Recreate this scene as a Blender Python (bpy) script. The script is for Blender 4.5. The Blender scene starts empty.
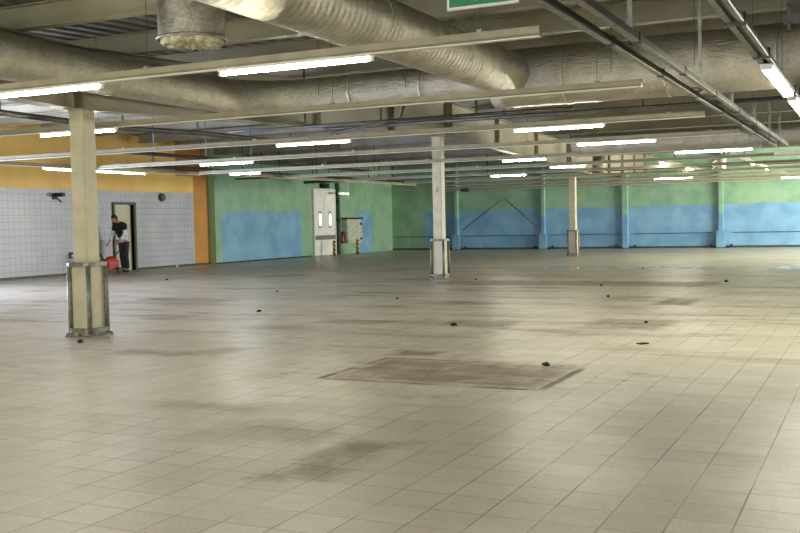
import bpy, bmesh, math, random
from mathutils import Vector, Matrix
random.seed(7)
R = math.radians
SC = bpy.context.scene
COL = SC.collection
S = 0.92          # metres per working unit, applied to every top-level object at the end

# ---------------------------------------------------------------- camera
F, P, RO, YW = 1000.0, .0446, -.0215, -.449
fw = Vector((math.sin(YW)*math.cos(P), math.cos(YW)*math.cos(P), -math.sin(P)))
rt = Vector((math.cos(YW), -math.sin(YW), 0)); up = rt.cross(fw)
ax = rt*math.cos(RO)+up*math.sin(RO); bx_ = ax.cross(fw)
cam = bpy.data.cameras.new('camera'); camo = bpy.data.objects.new('camera', cam); COL.objects.link(camo)
m3 = Matrix((ax, bx_, -fw)).transposed()
camo.matrix_world = Matrix.Translation((0, 0, 1.45*S)) @ m3.to_4x4()
cam.sensor_width = 36; cam.lens = F/800*36; cam.clip_start = .05; cam.clip_end = 300
SC.camera = camo

# ---------------------------------------------------------------- world, exposure
w = bpy.data.worlds.new('world'); SC.world = w; w.use_nodes = True
w.node_tree.nodes['Background'].inputs[0].default_value = (.55, .7, 1, 1)
w.node_tree.nodes['Background'].inputs[1].default_value = 1.0
vs = SC.view_settings
vs.view_transform = 'Standard'; vs.look = 'None'; vs.gamma = 1; vs.use_curve_mapping = False
vs.exposure = 0.8
TUBE = 58.0       # tube luminance
DAY = 520         # base power of the daylight lamps in the added, unseen windows
def area(name, loc, rot, sx, sy, watt, col):
    l = bpy.data.lights.new(name, 'AREA'); l.shape = 'RECTANGLE'; l.size = sx; l.size_y = sy
    l.energy = watt; l.color = col
    o = bpy.data.objects.new(name, l); COL.objects.link(o); o.location = loc; o.rotation_euler = rot
    return o
area('added_daylight', (-22.8, 12.5, 2.0), (0, R(-90), 0), 1.8, 6.0, DAY*3.2, (.6, .68, 1))  # cool light from the left; its window is added out of view
area('added_daylight', (-5.0, -4.9, 2.0), (R(90), 0, 0), 12.0, 2.2, DAY*.7, (1, .97, .88))  # added behind the camera to brighten faces turned this way
area('added_daylight', (7.3, 39.0, 2.3), (0, R(90), 0), 2.0, 10.0, DAY*5.0, (1, .97, .9))  # added unseen source that brightens the right of the far wall

# ---------------------------------------------------------------- materials
def mk(name):
    m = bpy.data.materials.new(name); m.use_nodes = True
    nt = m.node_tree; return m, nt, nt.nodes['Principled BSDF']
def lin(c):
    if isinstance(c, str):
        c = [int(c[i:i+2], 16)/255 for i in (0, 2, 4)]
        c = [x/12.92 if x <= .04045 else ((x+.055)/1.055)**2.4 for x in c]
    return (*c[:3], 1)
class NB:
    """small builder for node maths"""
    def __init__(s, nt): s.nt = nt
    def n(s, t, **k):
        x = s.nt.nodes.new(t)
        for a, b in k.items(): setattr(x, a, b)
        return x
    def put(s, sock, v):
        if isinstance(v, (int, float)): sock.default_value = v
        elif isinstance(v, (tuple, list)): sock.default_value = v
        else: s.nt.links.new(v, sock)
    def m(s, op, a, b=0.0, c=None):
        x = s.n('ShaderNodeMath', operation=op); s.put(x.inputs[0], a); s.put(x.inputs[1], b)
        if c is not None: s.put(x.inputs[2], c)
        return x.outputs[0]
    def xyz(s):
        tc = s.n('ShaderNodeTexCoord'); sp = s.n('ShaderNodeSeparateXYZ')
        s.nt.links.new(tc.outputs['Object'], sp.inputs[0]); s.co = tc.outputs['Object']
        return sp.outputs
    def noise(s, scale, detail=4, rough=.55, stretch=None):
        v = s.co
        if stretch:
            mp = s.n('ShaderNodeMapping'); s.nt.links.new(v, mp.inputs[0]); mp.inputs['Scale'].default_value = stretch; v = mp.outputs[0]
        x = s.n('ShaderNodeTexNoise'); s.nt.links.new(v, x.inputs['Vector'])
        x.inputs['Scale'].default_value = scale; x.inputs['Detail'].default_value = detail; x.inputs['Roughness'].default_value = rough
        return x.outputs['Fac']
    def ramp(s, v, a, b, lo=0.0, hi=1.0):
        x = s.n('ShaderNodeMapRange'); x.interpolation_type = 'SMOOTHSTEP'
        s.put(x.inputs[0], v); x.inputs[1].default_value = a; x.inputs[2].default_value = b
        x.inputs[3].default_value = lo; x.inputs[4].default_value = hi
        return x.outputs[0]
    def mix(s, f, a, b, mode='MIX'):
        x = s.n('ShaderNodeMix', data_type='RGBA', blend_type=mode)
        s.put(x.inputs[0], f); s.put(x.inputs[6], a); s.put(x.inputs[7], b)
        return x.outputs[2]
    def grid(s, v, pitch, off, wd):
        """1 in the joints of a regular grid"""
        t = s.m('FRACT', s.m('DIVIDE', s.m('SUBTRACT', v, off), pitch))
        d = s.m('MULTIPLY', s.m('ABSOLUTE', s.m('SUBTRACT', t, .5)), pitch)
        return s.ramp(d, pitch/2-wd, pitch/2-wd*.35)
    def bump(s, h, strength, dist=.02):
        x = s.n('ShaderNodeBump'); x.inputs['Strength'].default_value = strength; x.inputs['Distance'].default_value = dist
        s.put(x.inputs['Height'], h); return x.outputs[0]

def plain(name, col, rough=.6, metal=0, var=.12, scale=6, bump=0, spec=.5, dirt=None):
    m, nt, b = mk(name); q = NB(nt); q.xyz()
    c = lin(col); n = q.noise(scale, 5)
    dk = tuple(x*(1-2*var) for x in c[:3])+(1,)
    lt = tuple(min(1, x*(1+var)) for x in c[:3])+(1,)
    cc = q.mix(q.ramp(n, .3, .7), dk, lt)
    if dirt:
        cc = q.mix(q.ramp(q.noise(scale*.45, 6, .7), .52, .68, 0, dirt[1]), cc, lin(dirt[0]))
    nt.links.new(cc, b.inputs['Base Color'])
    b.inputs['Roughness'].default_value = rough; b.inputs['Metallic'].default_value = metal
    b.inputs['Specular IOR Level'].default_value = spec
    if bump: nt.links.new(q.bump(q.noise(scale*5, 4), bump), b.inputs['Normal'])
    return m
def emit(name, col, k):
    m, nt, b = mk(name)
    b.inputs['Base Color'].default_value = (.8, .8, .8, 1)
    b.inputs['Emission Color'].default_value = lin(col); b.inputs['Emission Strength'].default_value = k
    return m

CREAM = plain('cream_paint', 'c9c2a4', .5, var=.06, scale=2, dirt=('8f8460', .5))
STEELC = plain('cream_steel', '8f8970', .45, var=.08, scale=1.2, dirt=('7f7656', .55))
DECK = plain('roof_deck_coating', '716e60', .5, .2, var=.12, scale=1.0, dirt=('6d6650', .6))
COLM = plain('column_paint', 'b9b191', .5, var=.07, scale=3, dirt=('97895a', .5))
GALV = plain('galvanised_steel', '8f8f80', .5, .55, var=.15, scale=9)
GUARD = plain('guard_steel', '7d7d6a', .5, .3, var=.2, scale=14, dirt=('4f4a38', .6))
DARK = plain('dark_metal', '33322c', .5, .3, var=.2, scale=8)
TRAYM = plain('tray_metal', '77776c', .42, .6, var=.15, scale=8)
PIPE = plain('dark_pipe', '45433a', .5, .2, var=.2, scale=5)
RAILM = plain('rail_paint', '9a9377', .42, var=.08, scale=3)
RAILW = plain('rail_white', 'd9d4bc', .4, var=.05, scale=3)
WHITE = plain('white_plastic', 'dcdcd2', .45, var=.05, scale=3)
RUBBLE = plain('rubble', '2c251e', .9, var=.4, scale=40, bump=.5)
BLACK = plain('black_plastic', '141414', .5, var=.2)
RED = plain('red_plastic', 'a81e1c', .4, var=.15)
YEL = plain('yellow_paint', 'd6b22c', .5)
WOOL = plain('torn_insulation', 'c2b998', .95, var=.25, scale=16, bump=.8)
DOORF = plain('door_frame_paint', '4c463d', .5, var=.15)
DOORL = plain('added_leaf_cream', 'b5b296', .5, var=.05, scale=2)  # pale fill for the doorway, instead of its lit inside
SKIN = plain('skin', 'a9775b', .55, var=.05)
HAIR = plain('hair', '14100d', .6, var=.2)
TROUS = plain('trousers', '25232b', .85, var=.15, scale=12)
VEST = plain('vest', '15151a', .85, var=.2, scale=12)
SHIRT = plain('shirt', 'cfd0d6', .8, var=.06, scale=8)
LENS = emit('lit_tube', 'fffbe6', TUBE)
LENSB = emit('lit_tube_cool', 'dfe8ff', TUBE)
GREEN = plain('sign_green', '0c7a45', .5, var=.03)
GREEN_EM = emit('sign_green_lit', '0a8a4c', .35)
PANE = emit('window_pane_lit', 'dfe6e2', .8)
DAYGLOW = emit('added_window_glow', 'dbe8ff', 3.0)  # glowing panes of the added windows
EMG = emit('emergency_lens', 'f4fff4', 3.0)

def foil(name, tint, spiral):
    m, nt, b = mk(name); q = NB(nt); o = q.xyz()
    n1 = q.noise(3, 5, .6); n2 = q.noise(26, 6, .75); n3 = q.noise(8, 5, .7, (1, 1, 3))
    c = q.mix(q.ramp(n1, .35, .65), lin(tint), lin('cac6b6'))
    c = q.mix(q.ramp(n2, .42, .8, 0, .5), c, lin('6a6552'))
    nt.links.new(c, b.inputs['Base Color'])
    b.inputs['Metallic'].default_value = .95
    nt.links.new(q.ramp(n3, .3, .7, .4, .6), b.inputs['Roughness'])
    h = q.m('ADD', q.m('MULTIPLY', n2, .3), q.m('MULTIPLY', n3, .8))
    nt.links.new(q.bump(h, .7, .04), b.inputs['Normal'])
    return m
FOIL = foil('duct_foil', 'b9b4a0', 0); FOILG = foil('duct_galvanised', '8a8672', 1)

def flex():
    m = foil('duct_flexible_foil', 'aeaa9c', 1); nt = m.node_tree; b = nt.nodes['Principled BSDF']; q = NB(nt); x, y, z = q.xyz()
    h = q.m('ADD', q.m('MULTIPLY', q.m('SINE', q.m('MULTIPLY', y, 60.0)), .35), q.noise(18, 5, .7))
    nt.links.new(q.bump(h, .35, .02), b.inputs['Normal']); return m
FLEX = flex()
# ------------- floor
def floor_mat():
    m, nt, b = mk('floor_tiles'); q = NB(nt); x, y, z = q.xyz()
    P_ = .287
    cx = q.m('FLOOR', q.m('DIVIDE', q.m('SUBTRACT', x, -.617), P_)); cy = q.m('FLOOR', q.m('DIVIDE', q.m('SUBTRACT', y, 3.972), P_))
    cmb = q.n('ShaderNodeCombineXYZ'); q.put(cmb.inputs[0], cx); q.put(cmb.inputs[1], cy)
    wn = q.n('ShaderNodeTexWhiteNoise'); nt.links.new(cmb.outputs[0], wn.inputs['Vector'])
    base = q.mix(wn.outputs['Value'], lin('c4bca6'), lin('d2cab5'))
    speck = q.noise(60, 3, .8)
    base = q.mix(q.ramp(speck, .45, .7, 0, .4), base, lin('8a7f68'))
    big = q.noise(.55, 6, .62)
    base = q.mix(q.ramp(big, .35, .8, 0, .45), base, lin('b0a892'))
    base = q.mix(q.ramp(q.noise(9, 8, .8), .42, .75, 0, .3), base, lin('8f8468'))
    # dirt bands running across the hall
    band = q.noise(1.0, 6, .68, (.35, 1.5, 1))
    far = q.ramp(y, 7.5, 13)
    base = q.mix(q.m('MULTIPLY', q.ramp(band, .49, .68, 0, 1.0), q.m('ADD', q.m('MULTIPLY', q.m('MULTIPLY', far, q.ramp(y, 31, 28)), .8), .08)), base, lin('7a6243'))
    mott = q.noise(2.3, 7, .72, (.7, 1.3, 1)); zone = q.noise(.3, 3, .5)
    mk2 = q.m('MULTIPLY', q.ramp(mott, .53, .66, 0, .8), q.m('MULTIPLY', q.ramp(zone, .47, .58), q.m('ADD', q.m('MULTIPLY', q.m('MULTIPLY', q.ramp(y, 5, 9), q.ramp(y, 30, 26)), .8), .2)))
    base = q.mix(mk2, base, lin('7d6546'))
    # stains left by fixtures, each with its own outline
    wob = q.m('MULTIPLY', q.m('SUBTRACT', q.noise(2.6, 6, .7), .5), .55)
    inner = q.noise(2.2, 6, .7)
    tot = None; edge = None
    boxes = [(-4.75, -2.6, 8.1, 9.55, .6), (-3.25, -2.75, 4.75, 5.9, .5), (-4.4, -3.3, 5.5, 6.2, .3), (-3.45, -2.75, 16.5, 18.0, .65), (-3.7, -2.5, 12.7, 14.2, .45),
             (-5.7, -4.5, 12.6, 13.6, .45), (-7.2, -6.6, 9.0, 9.9, .4), (-7.6, -6.4, 12.5, 13.2, .45), (-4.9, -4.3, 9.7, 10.2, .8), (-9.5, -3.1, 20.9, 22.6, .5),
             (-13.4, -11.2, 15.2, 16.2, .3), (-5.4, -4.4, 6.3, 6.7, .3), (-8.1, -7.0, 8.9, 9.35, .5)]
    for x0, x1, y0, y1, k in boxes:
        dx = q.m('SUBTRACT', q.m('ABSOLUTE', q.m('SUBTRACT', x, (x0+x1)/2)), (x1-x0)/2)
        dy = q.m('SUBTRACT', q.m('ABSOLUTE', q.m('SUBTRACT', y, (y0+y1)/2)), (y1-y0)/2)
        d = q.m('MAXIMUM', dx, dy)
        dd = q.m('ADD', d, q.m('MULTIPLY', wob, .5 if k > .55 else 1.2))
        mk_ = q.ramp(dd, .08, -.2, 0, min(1, k*1.25))
        tot = mk_ if tot is None else q.m('MAXIMUM', tot, mk_)
    tot = q.m('MULTIPLY', tot, q.ramp(inner, .25, .65, .35, 1.0))
    # crisp outline of the removed counter by the middle of the floor
    dx = q.m('SUBTRACT', q.m('ABSOLUTE', q.m('SUBTRACT', x, -3.68)), 1.08); dy = q.m('SUBTRACT', q.m('ABSOLUTE', q.m('SUBTRACT', y, 8.8)), .72)
    d = q.m('ABSOLUTE', q.m('ADD', q.m('MAXIMUM', dx, dy), q.m('MULTIPLY', wob, .12)))
    tot = q.m('MAXIMUM', tot, q.m('MULTIPLY', q.ramp(d, .06, .015), q.ramp(q.noise(1.5, 4), .38, .6, .1, .9)))
    base = q.mix(tot, base, lin('624a2b'))
    gx = q.grid(x, P_, -.617+P_/2*0, .0055); gy = q.grid(y, P_, 3.972, .0055)
    jw = q.ramp(q.noise(1.3, 3), .35, .65, .25, .75)
    j = q.m('MULTIPLY', q.m('MAXIMUM', gx, q.m('MULTIPLY', gy, .8)), jw)
    base = q.mix(j, base, lin('4b3f2d'))
    nt.links.new(base, b.inputs['Base Color'])
    rg = q.ramp(q.noise(.8, 2, .5), .3, .7, .32, .44)
    rg = q.m('ADD', rg, q.m('MULTIPLY', tot, .3)); rg = q.m('ADD', rg, q.m('MULTIPLY', j, .3))
    # a wet strip in front of the far wall
    wet = q.m('MULTIPLY', q.ramp(q.m('ABSOLUTE', q.m('SUBTRACT', y, 28.4)), 1.0, .5), q.m('MULTIPLY', q.ramp(x, -9.5, -8.5), q.ramp(q.noise(1.2, 4, .6, (.35, 1, 1)), .48, .54)))
    rg = q.m('SUBTRACT', rg, q.m('MULTIPLY', wet, .4)); rg = q.m('MAXIMUM', rg, .05)
    nt.links.new(rg, b.inputs['Roughness'])
    b.inputs['Specular IOR Level'].default_value = .42
    h = q.m('SUBTRACT', q.m('MULTIPLY', wn.outputs['Value'], .05), j)
    h = q.m('ADD', h, q.m('MULTIPLY', q.noise(3.0, 3), .5))
    nt.links.new(q.bump(h, .12, .02), b.inputs['Normal'])
    return m
# ------------- painted walls
def mural(name, axis, blues, z0):
    """green wall with blue painted fields: blues = [(from, to)] along the wall"""
    m, nt, b = mk(name); q = NB(nt); x, y, z = q.xyz(); u = y if axis == 'y' else x
    w_ = q.m('MULTIPLY', q.m('SUBTRACT', q.noise(2.2, 5, .7), .5), .35)
    g = q.mix(q.ramp(q.noise(1.4, 5), .3, .7), lin('74997c'), lin('89ab8a'))
    g = q.mix(q.ramp(q.noise(.6, 4, .6, (1, 1, .3)), .5, .7, 0, .5), g, lin('98ba84'))
    bl = q.mix(q.ramp(q.noise(1.1, 5), .3, .7), lin('6391ad'), lin('7ba5bd'))
    mask = None
    for a, c, soft in blues:
        t = q.m('SUBTRACT', q.m('ABSOLUTE', q.m('SUBTRACT', u, (a+c)/2)), (c-a)/2)
        mm = q.ramp(q.m('ADD', t, q.m('MULTIPLY', w_, soft)), .03+soft*.3, -.03-soft*.3)
        mask = mm if mask is None else q.m('MAXIMUM', mask, mm)
    mask = q.m('MULTIPLY', mask, q.ramp(q.m('ADD', z, q.m('MULTIPLY', w_, .9)), z0+.05, z0-.05))
    c = q.mix(mask, g, bl)
    c = q.mix(q.ramp(q.noise(5, 6, .75), .6, .74, 0, .35), c, lin('5a7c70'))
    nt.links.new(c, b.inputs['Base Color']); b.inputs['Roughness'].default_value = .55
    nt.links.new(q.bump(q.noise(18, 3), .08), b.inputs['Normal'])
    return m
def tiles_mat():
    m, nt, b = mk('white_wall_tiles'); q = NB(nt); x, y, z = q.xyz()
    j = q.m('MAXIMUM', q.grid(y, .21, 0, .01), q.grid(z, .21, 0, .01))
    c = q.mix(q.ramp(q.noise(.9, 4), .3, .7), lin('a4a8ae'), lin('b6b8bc'))
    c = q.mix(q.m('MULTIPLY', j, .5), c, lin('5d6068'))
    nt.links.new(c, b.inputs['Base Color']); b.inputs['Roughness'].default_value = .28
    nt.links.new(q.bump(q.m('SUBTRACT', 1.0, j), .2, .01), b.inputs['Normal'])
    return m
TILEW = tiles_mat()
YELW = plain('yellow_wall_paint', 'e8c06a', .6, var=.05, scale=1)
ORGW = plain('orange_wall_paint', 'b67f34', .6, var=.07, scale=1)
REDO = plain('burnt_orange_band_top', 'b5702c', .6, var=.07, scale=1)  # deeper orange for the top of the band at its right end
GRNL = plain('pale_green_paint', '9cc496', .6, var=.05, scale=1)
MURL = mural('left_mural', 'y', [(31.5, 37.35, 0), (42.65, 43.95, 0)], 2.0)
MURF = mural('far_mural', 'x', [(-20.9, 8, 1.0)], 1.93)
COLG = mural('pilaster_mural', 'x', [(-60, 60, 0)], 1.6)
FLOORM = floor_mat()
def stripes():
    m, nt, b = mk('black_yellow_stripes'); q = NB(nt); x, y, z = q.xyz()
    t = q.m('FRACT', q.m('MULTIPLY', q.m('ADD', z, x), 5.5))
    c = q.mix(q.m('GREATER_THAN', t, .42), lin('caa92c'), lin('0e0e0e'))
    nt.links.new(c, b.inputs['Base Color']); return m
STRIPE = stripes()

# ---------------------------------------------------------------- mesh helpers
class MB:
    def __init__(s): s.bm = bmesh.new()
    def box(s, x0, x1, y0, y1, z0, z1, mi=0):
        v = [s.bm.verts.new(p) for p in ((x0,y0,z0),(x1,y0,z0),(x1,y1,z0),(x0,y1,z0),(x0,y0,z1),(x1,y0,z1),(x1,y1,z1),(x0,y1,z1))]
        for f in ((0,3,2,1),(4,5,6,7),(0,1,5,4),(1,2,6,5),(2,3,7,6),(3,0,4,7)):
            s.bm.faces.new([v[i] for i in f]).material_index = mi
        return s
    def prism(s, prof, a, b, fn, caps=True):
        """prof: closed list of 2D points; fn(u,v,t) -> 3D; extruded from a to b"""
        A = [s.bm.verts.new(fn(u, v, a)) for u, v in prof]; B = [s.bm.verts.new(fn(u, v, b)) for u, v in prof]
        n = len(prof)
        for i in range(n): s.bm.faces.new((A[i], A[(i+1)%n], B[(i+1)%n], B[i]))
        if caps: s.bm.faces.new(A[::-1]); s.bm.faces.new(B)
        return s
    def tube(s, pts, r, seg=12, caps=True, rs=None, jit=0):
        pts = [Vector(p) for p in pts]; rings = []; n = len(pts)
        ref = None
        for i, p in enumerate(pts):
            d = (pts[min(i+1, n-1)]-pts[max(i-1, 0)]).normalized()
            if ref is None:
                ref = Vector((0, 0, 1)) if abs(d.z) < .9 else Vector((1, 0, 0))
            a = d.cross(ref).normalized(); b = a.cross(d).normalized(); ref = b
            rr = rs[i] if rs else r
            rings.append([s.bm.verts.new(p+(a*math.cos(2*math.pi*k/seg)+b*math.sin(2*math.pi*k/seg))*rr*(1+random.uniform(-jit, jit))) for k in range(seg)])
        for A, B in zip(rings, rings[1:]):
            for k in range(seg):
                f = s.bm.faces.new((A[k], A[(k+1)%seg], B[(k+1)%seg], B[k])); f.smooth = True
        if caps: s.bm.faces.new(rings[0][::-1]); s.bm.faces.new(rings[-1])
        return s
    def ball(s, c, r, sc=(1,1,1), sub=2, jit=0):
        g = bmesh.ops.create_icosphere(s.bm, subdivisions=sub, radius=r)
        for v in g['verts']:
            k = 1+random.uniform(-jit, jit)
            v.co = Vector((v.co.x*sc[0]*k, v.co.y*sc[1]*k, v.co.z*sc[2]*k))+Vector(c)
            for f in v.link_faces: f.smooth = jit == 0
        return s
    def cyl(s, x, y, z0, z1, r, seg=16): return s.tube([(x,y,z0),(x,y,z1)], r, seg)
    def bevel(s, w, seg=2):
        bmesh.ops.bevel(s.bm, geom=list(s.bm.edges), offset=w, segments=seg, affect='EDGES', clamp_overlap=True); return s
    def build(s, name, mat, parent=None, loc=None, smooth=False):
        bmesh.ops.recalc_face_normals(s.bm, faces=s.bm.faces)
        me = bpy.data.meshes.new(name); s.bm.to_mesh(me); s.bm.free()
        for mm in (mat if isinstance(mat, (list, tuple)) else [mat]): me.materials.append(mm)
        if smooth:
            for p in me.polygons: p.use_smooth = True
        o = bpy.data.objects.new(name, me); COL.objects.link(o)
        if parent: o.parent = parent
        if loc: o.location = loc
        return o
def tag(o, label=None, cat=None, group=None, kind=None):
    if label: o['label'] = label
    if cat: o['category'] = cat
    if group: o['group'] = group
    if kind: o['kind'] = kind
    return o
def thing(name, label, cat, loc=(0,0,0), rz=0, group=None):
    o = bpy.data.objects.new(name, None); COL.objects.link(o); o.empty_display_size = .2
    o.location = loc; o.rotation_euler = (0, 0, rz); return tag(o, label, cat, group)
def struct(o, label=None, cat='structure'):
    o['kind'] = 'structure'
    if label: o['label'] = label; o['category'] = cat
    return o
def copy_tree(o, parent=None):
    c = o.copy(); COL.objects.link(c)
    if parent: c.parent = parent
    for ch in [k for k in KIDS.get(o.name, o.children)]: copy_tree(ch, c)
    return c
KIDS = {}
ORD = ['first','second','third','fourth','fifth','sixth','seventh','eighth','ninth','tenth','eleventh','twelfth','thirteenth',
       'fourteenth','fifteenth','sixteenth','seventeenth','eighteenth','nineteenth','twentieth','twenty-first','twenty-second','twenty-third','twenty-fourth']

# ---------------------------------------------------------------- roof geometry
Y1, Y2, Y3 = 10.3, 23.2, 37.3         # rows of columns
def zb(y):                            # underside of the cross beams
    if y < Y1: return 3.9+.03*(Y1-y)
    if y < Y2: return 3.9+.042*(y-Y1)
    if y < Y3: return 3.9+.54*(Y3-y)/(Y3-Y2)
    return 3.9+.042*(y-Y3)
def zg(y):                            # underside of the girder over the columns
    if y < Y1: return 3.04+.05*(Y1-y)
    if y < Y2: return 3.04+.54*(y-Y1)/(Y2-Y1)
    if y < Y3: return 3.04+.54*(Y3-y)/(Y3-Y2)
    return 3.04+.05*(y-Y3)
BD = .30
XL, XR, YB, YF = -22.7, 7.4, -5.0, 46.3
# ---------------------------------------------------------------- structure
struct(MB().box(-23.4, XR+.2, YB-.2, YF+.2, -.2, 0).build('floor', FLOORM), 'pale square floor tiles with brown stains', 'floor')
# corrugated roof deck
bm = bmesh.new(); pitch = .31; dep = .12
ys = [YB-.2, Y1, Y2, Y3, YF+.2]; prof = []
xx = -23.4
while xx < XR+.2:
    prof += [(xx, 0), (xx+.13, 0), (xx+.17, dep), (xx+.27, dep)]; xx += pitch
rows = [[bm.verts.new((px, y, zb(y)+BD+pz)) for px, pz in prof] for y in ys]
for A, B in zip(rows, rows[1:]):
    for i in range(len(prof)-1): bm.faces.new((A[i], A[i+1], B[i+1], B[i]))
t = MB(); t.bm.free(); t.bm = bm
for i in range(len(ys)-1):
    y0, y1 = ys[i], ys[i+1]
    v = [bm.verts.new(p) for p in ((-23.4,y0,zb(y0)+BD+.2),(XR+.2,y0,zb(y0)+BD+.2),(XR+.2,y1,zb(y1)+BD+.2),(-23.4,y1,zb(y1)+BD+.2))]
    bm.faces.new(v)
struct(t.build('ceiling', DECK), 'corrugated metal roof deck over the hall', 'ceiling')
# left wall: white tiles with door opening, yellow band, orange end, then the green mural part
XT = -23.0; D0, D1, DZ = 25.9, 26.85, 2.22; TZ = 2.69; WT = 4.9
b = MB()
W0, W1, WZ0, WZ1 = 9.4, 15.6, 1.0, 2.6
b.box(XT-.2, XT, YB, W0, 0, TZ, 0).box(XT-.2, XT, W0, W1, 0, WZ0, 0).box(XT-.2, XT, W0, W1, WZ1, TZ, 0).box(XT-.2, XT, W1, D0, 0, TZ, 0)
b.box(XT-.2, XT, D0, D1, DZ, TZ, 0).box(XT-.2, XT, D1, 30.2, 0, TZ, 0)
b.box(XT-.2, XT, YB, 29.2, TZ, WT, 1).box(XT-.2, XT, 29.2, 31.1, 3.3, WT, 2).box(XT-.2, XT, 29.2, 30.2, TZ, 3.3, 1).box(XT-.2, XT, 30.2, 31.1, 0, 3.3, 3)
struct(b.build('wall_left', [TILEW, YELW, REDO, ORGW]), 'white tiled wall under a yellow and orange band', 'wall')
b = MB(); b.box(XT-.2, XL, 31.1, YF+.2, 0, WT, 0)
b.bm.faces.ensure_lookup_table()
for f in b.bm.faces:
    if f.calc_center_median().y < 31.11: f.material_index = 1
struct(b.build('wall_left', [MURL, GRNL]), 'green wall with blue painted fields', 'wall')
struct(MB().box(XT-.2, XR+.2, YF, YF+.2, 0, WT).build('wall_back', MURF), 'far wall painted green above blue', 'wall')
struct(MB().box(XT-.2, -11.2, YB-.2, YB, 0, WT).box(1.2, XR+.2, YB-.2, YB, 0, WT).box(-11.2, 1.2, YB-.2, YB, 0, .85).box(-11.2, 1.2, YB-.2, YB, 3.15, WT).build('wall_front', CREAM))
b = MB(); b.box(XR, XR+.2, YB, 34, 0, WT).box(XR, XR+.2, 44, YF, 0, WT).box(XR, XR+.2, 34, 44, 0, 1.2).box(XR, XR+.2, 34, 44, 3.4, WT)
struct(b.build('wall_right', CREAM))
def window(nm, x, y0, y1, z0, z1, n):
    b = MB(); t = .06
    b.box(x-.06, x+.06, y0, y1, z0, z0+t).box(x-.06, x+.06, y0, y1, z1-t, z1)
    for i in range(n+1):
        yy = y0+(y1-y0-t)*i/n; b.box(x-.06, x+.06, yy, yy+t, z0+t, z1-t)
    o = struct(b.build(nm, WHITE)); g = MB().box(x-.01, x+.01, y0+.01, y1-.01, z0+.01, z1-.01).build('pane', DAYGLOW, o)
window('added_window_1', -23.1, W0, W1, WZ0, WZ1, 4)  # added opening, unseen, for the cool light at left
b = MB(); g = MB()
b.box(-11.2, 1.2, YB-.16, YB-.04, .85, .91).box(-11.2, 1.2, YB-.16, YB-.04, 3.09, 3.15)
for i in range(9): b.box(-11.2+i*1.5425, -11.14+i*1.5425, YB-.16, YB-.04, .91, 3.09)
o = struct(b.build('added_window_2', WHITE)); g.box(-11.19, 1.19, YB-.11, YB-.09, .86, 3.14).build('pane', DAYGLOW, o)  # added window behind the camera, there for its front light
window('added_window_3', XR+.1, 34, 44, 1.2, 3.4, 5)  # unseen window added to light the far end
struct(MB().box(XL, XL+.03, 31.1, 38.1, 0, .05).build('baseboard_left', DARK), 'dark skirting along the green wall', 'skirting')
struct(MB().box(XT, XT+.03, D1+.1, 31.1, 0, .07).box(XT, XT+.03, YB, D0-.1, 0, .07).build('baseboard_left', PIPE), 'dark skirting under the white tiles', 'skirting')
struct(MB().box(XL, XR, YF-.03, YF, 0, .09).build('baseboard_back', PIPE), 'dark skirting along the far wall', 'skirting')
# ledge running along the far wall with pipe
b = MB()
for a, c in ((-22.7, -19.5), (-18.8, -14.9), (-14.3, -10.9), (-10.4, -6.75), (-5.95, XR)):
    b.box(a, c, YF-.05, YF, .655, .685)
struct(b.build('trim_1', PIPE), 'thin ledge along the far wall at knee height', 'ledge')
# doorway in the tiled wall, closed by an added leaf
b = MB(); fw_ = .09
b.box(XT-.2, XT+.06, D0-fw_, D0, 0, DZ+fw_).box(XT-.2, XT+.06, D1, D1+fw_, 0, DZ+fw_).box(XT-.2, XT+.06, D0, D1, DZ, DZ+fw_)
d = struct(b.build('door_1', DOORF), 'dark-framed doorway behind the person, closed by an added pale leaf', 'door')
lf = MB().box(XT-.14, XT-.09, D0+.01, D1-.01, .01, DZ-.01).build('door_leaf', DOORL, d)  # leaf and handle are added; its pale tone replaces the bright interior
MB().box(XT-.09, XT-.03, D0+.12, D0+.16, 1.0, 1.04).box(XT-.05, XT-.03, D0+.12, D0+.28, 1.0, 1.04).build('door_handle', GALV, lf)

# ---------------------------------------------------------------- roof steel
def ibeam_x(y, x0, x1, name, label, group=None):
    z = zb(y); z1 = z+BD-.005; fl = .085
    prof = [(-fl,0),(fl,0),(fl,.016),(.008,.016),(.008,BD-.02),(fl,BD-.02),(fl,BD-.006),(-fl,BD-.006),(-fl,BD-.02),(-.008,BD-.02),(-.008,.016),(-fl,.016)]
    o = MB().prism(prof, x0, x1, lambda u, v, t: (t, u, v)).build(name, STEELC, None, (0, y, z))
    return tag(o, label, 'roof beam', group)
ybs = [0.5+2.2*k for k in range(-2, 21) if abs(.5+2.2*k-Y3) > .0]
for i, y in enumerate(ybs):
    where = 'behind the camera' if y < 1 else ('%s from the front, %s' % (ORD[i], 'over the near column' if abs(y-Y1) < 1.3 else 'over the middle column' if abs(y-Y2) < 1.2 else 'over the far column' if abs(y-Y3) < 1.2 else 'between the column rows' if y < Y3 else 'close to the far wall'))
    ibeam_x(y, XL+.02, XR-.02, 'roof_beam', 'cream roof cross beam, '+where, 'cross beams under the roof deck')
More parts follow.
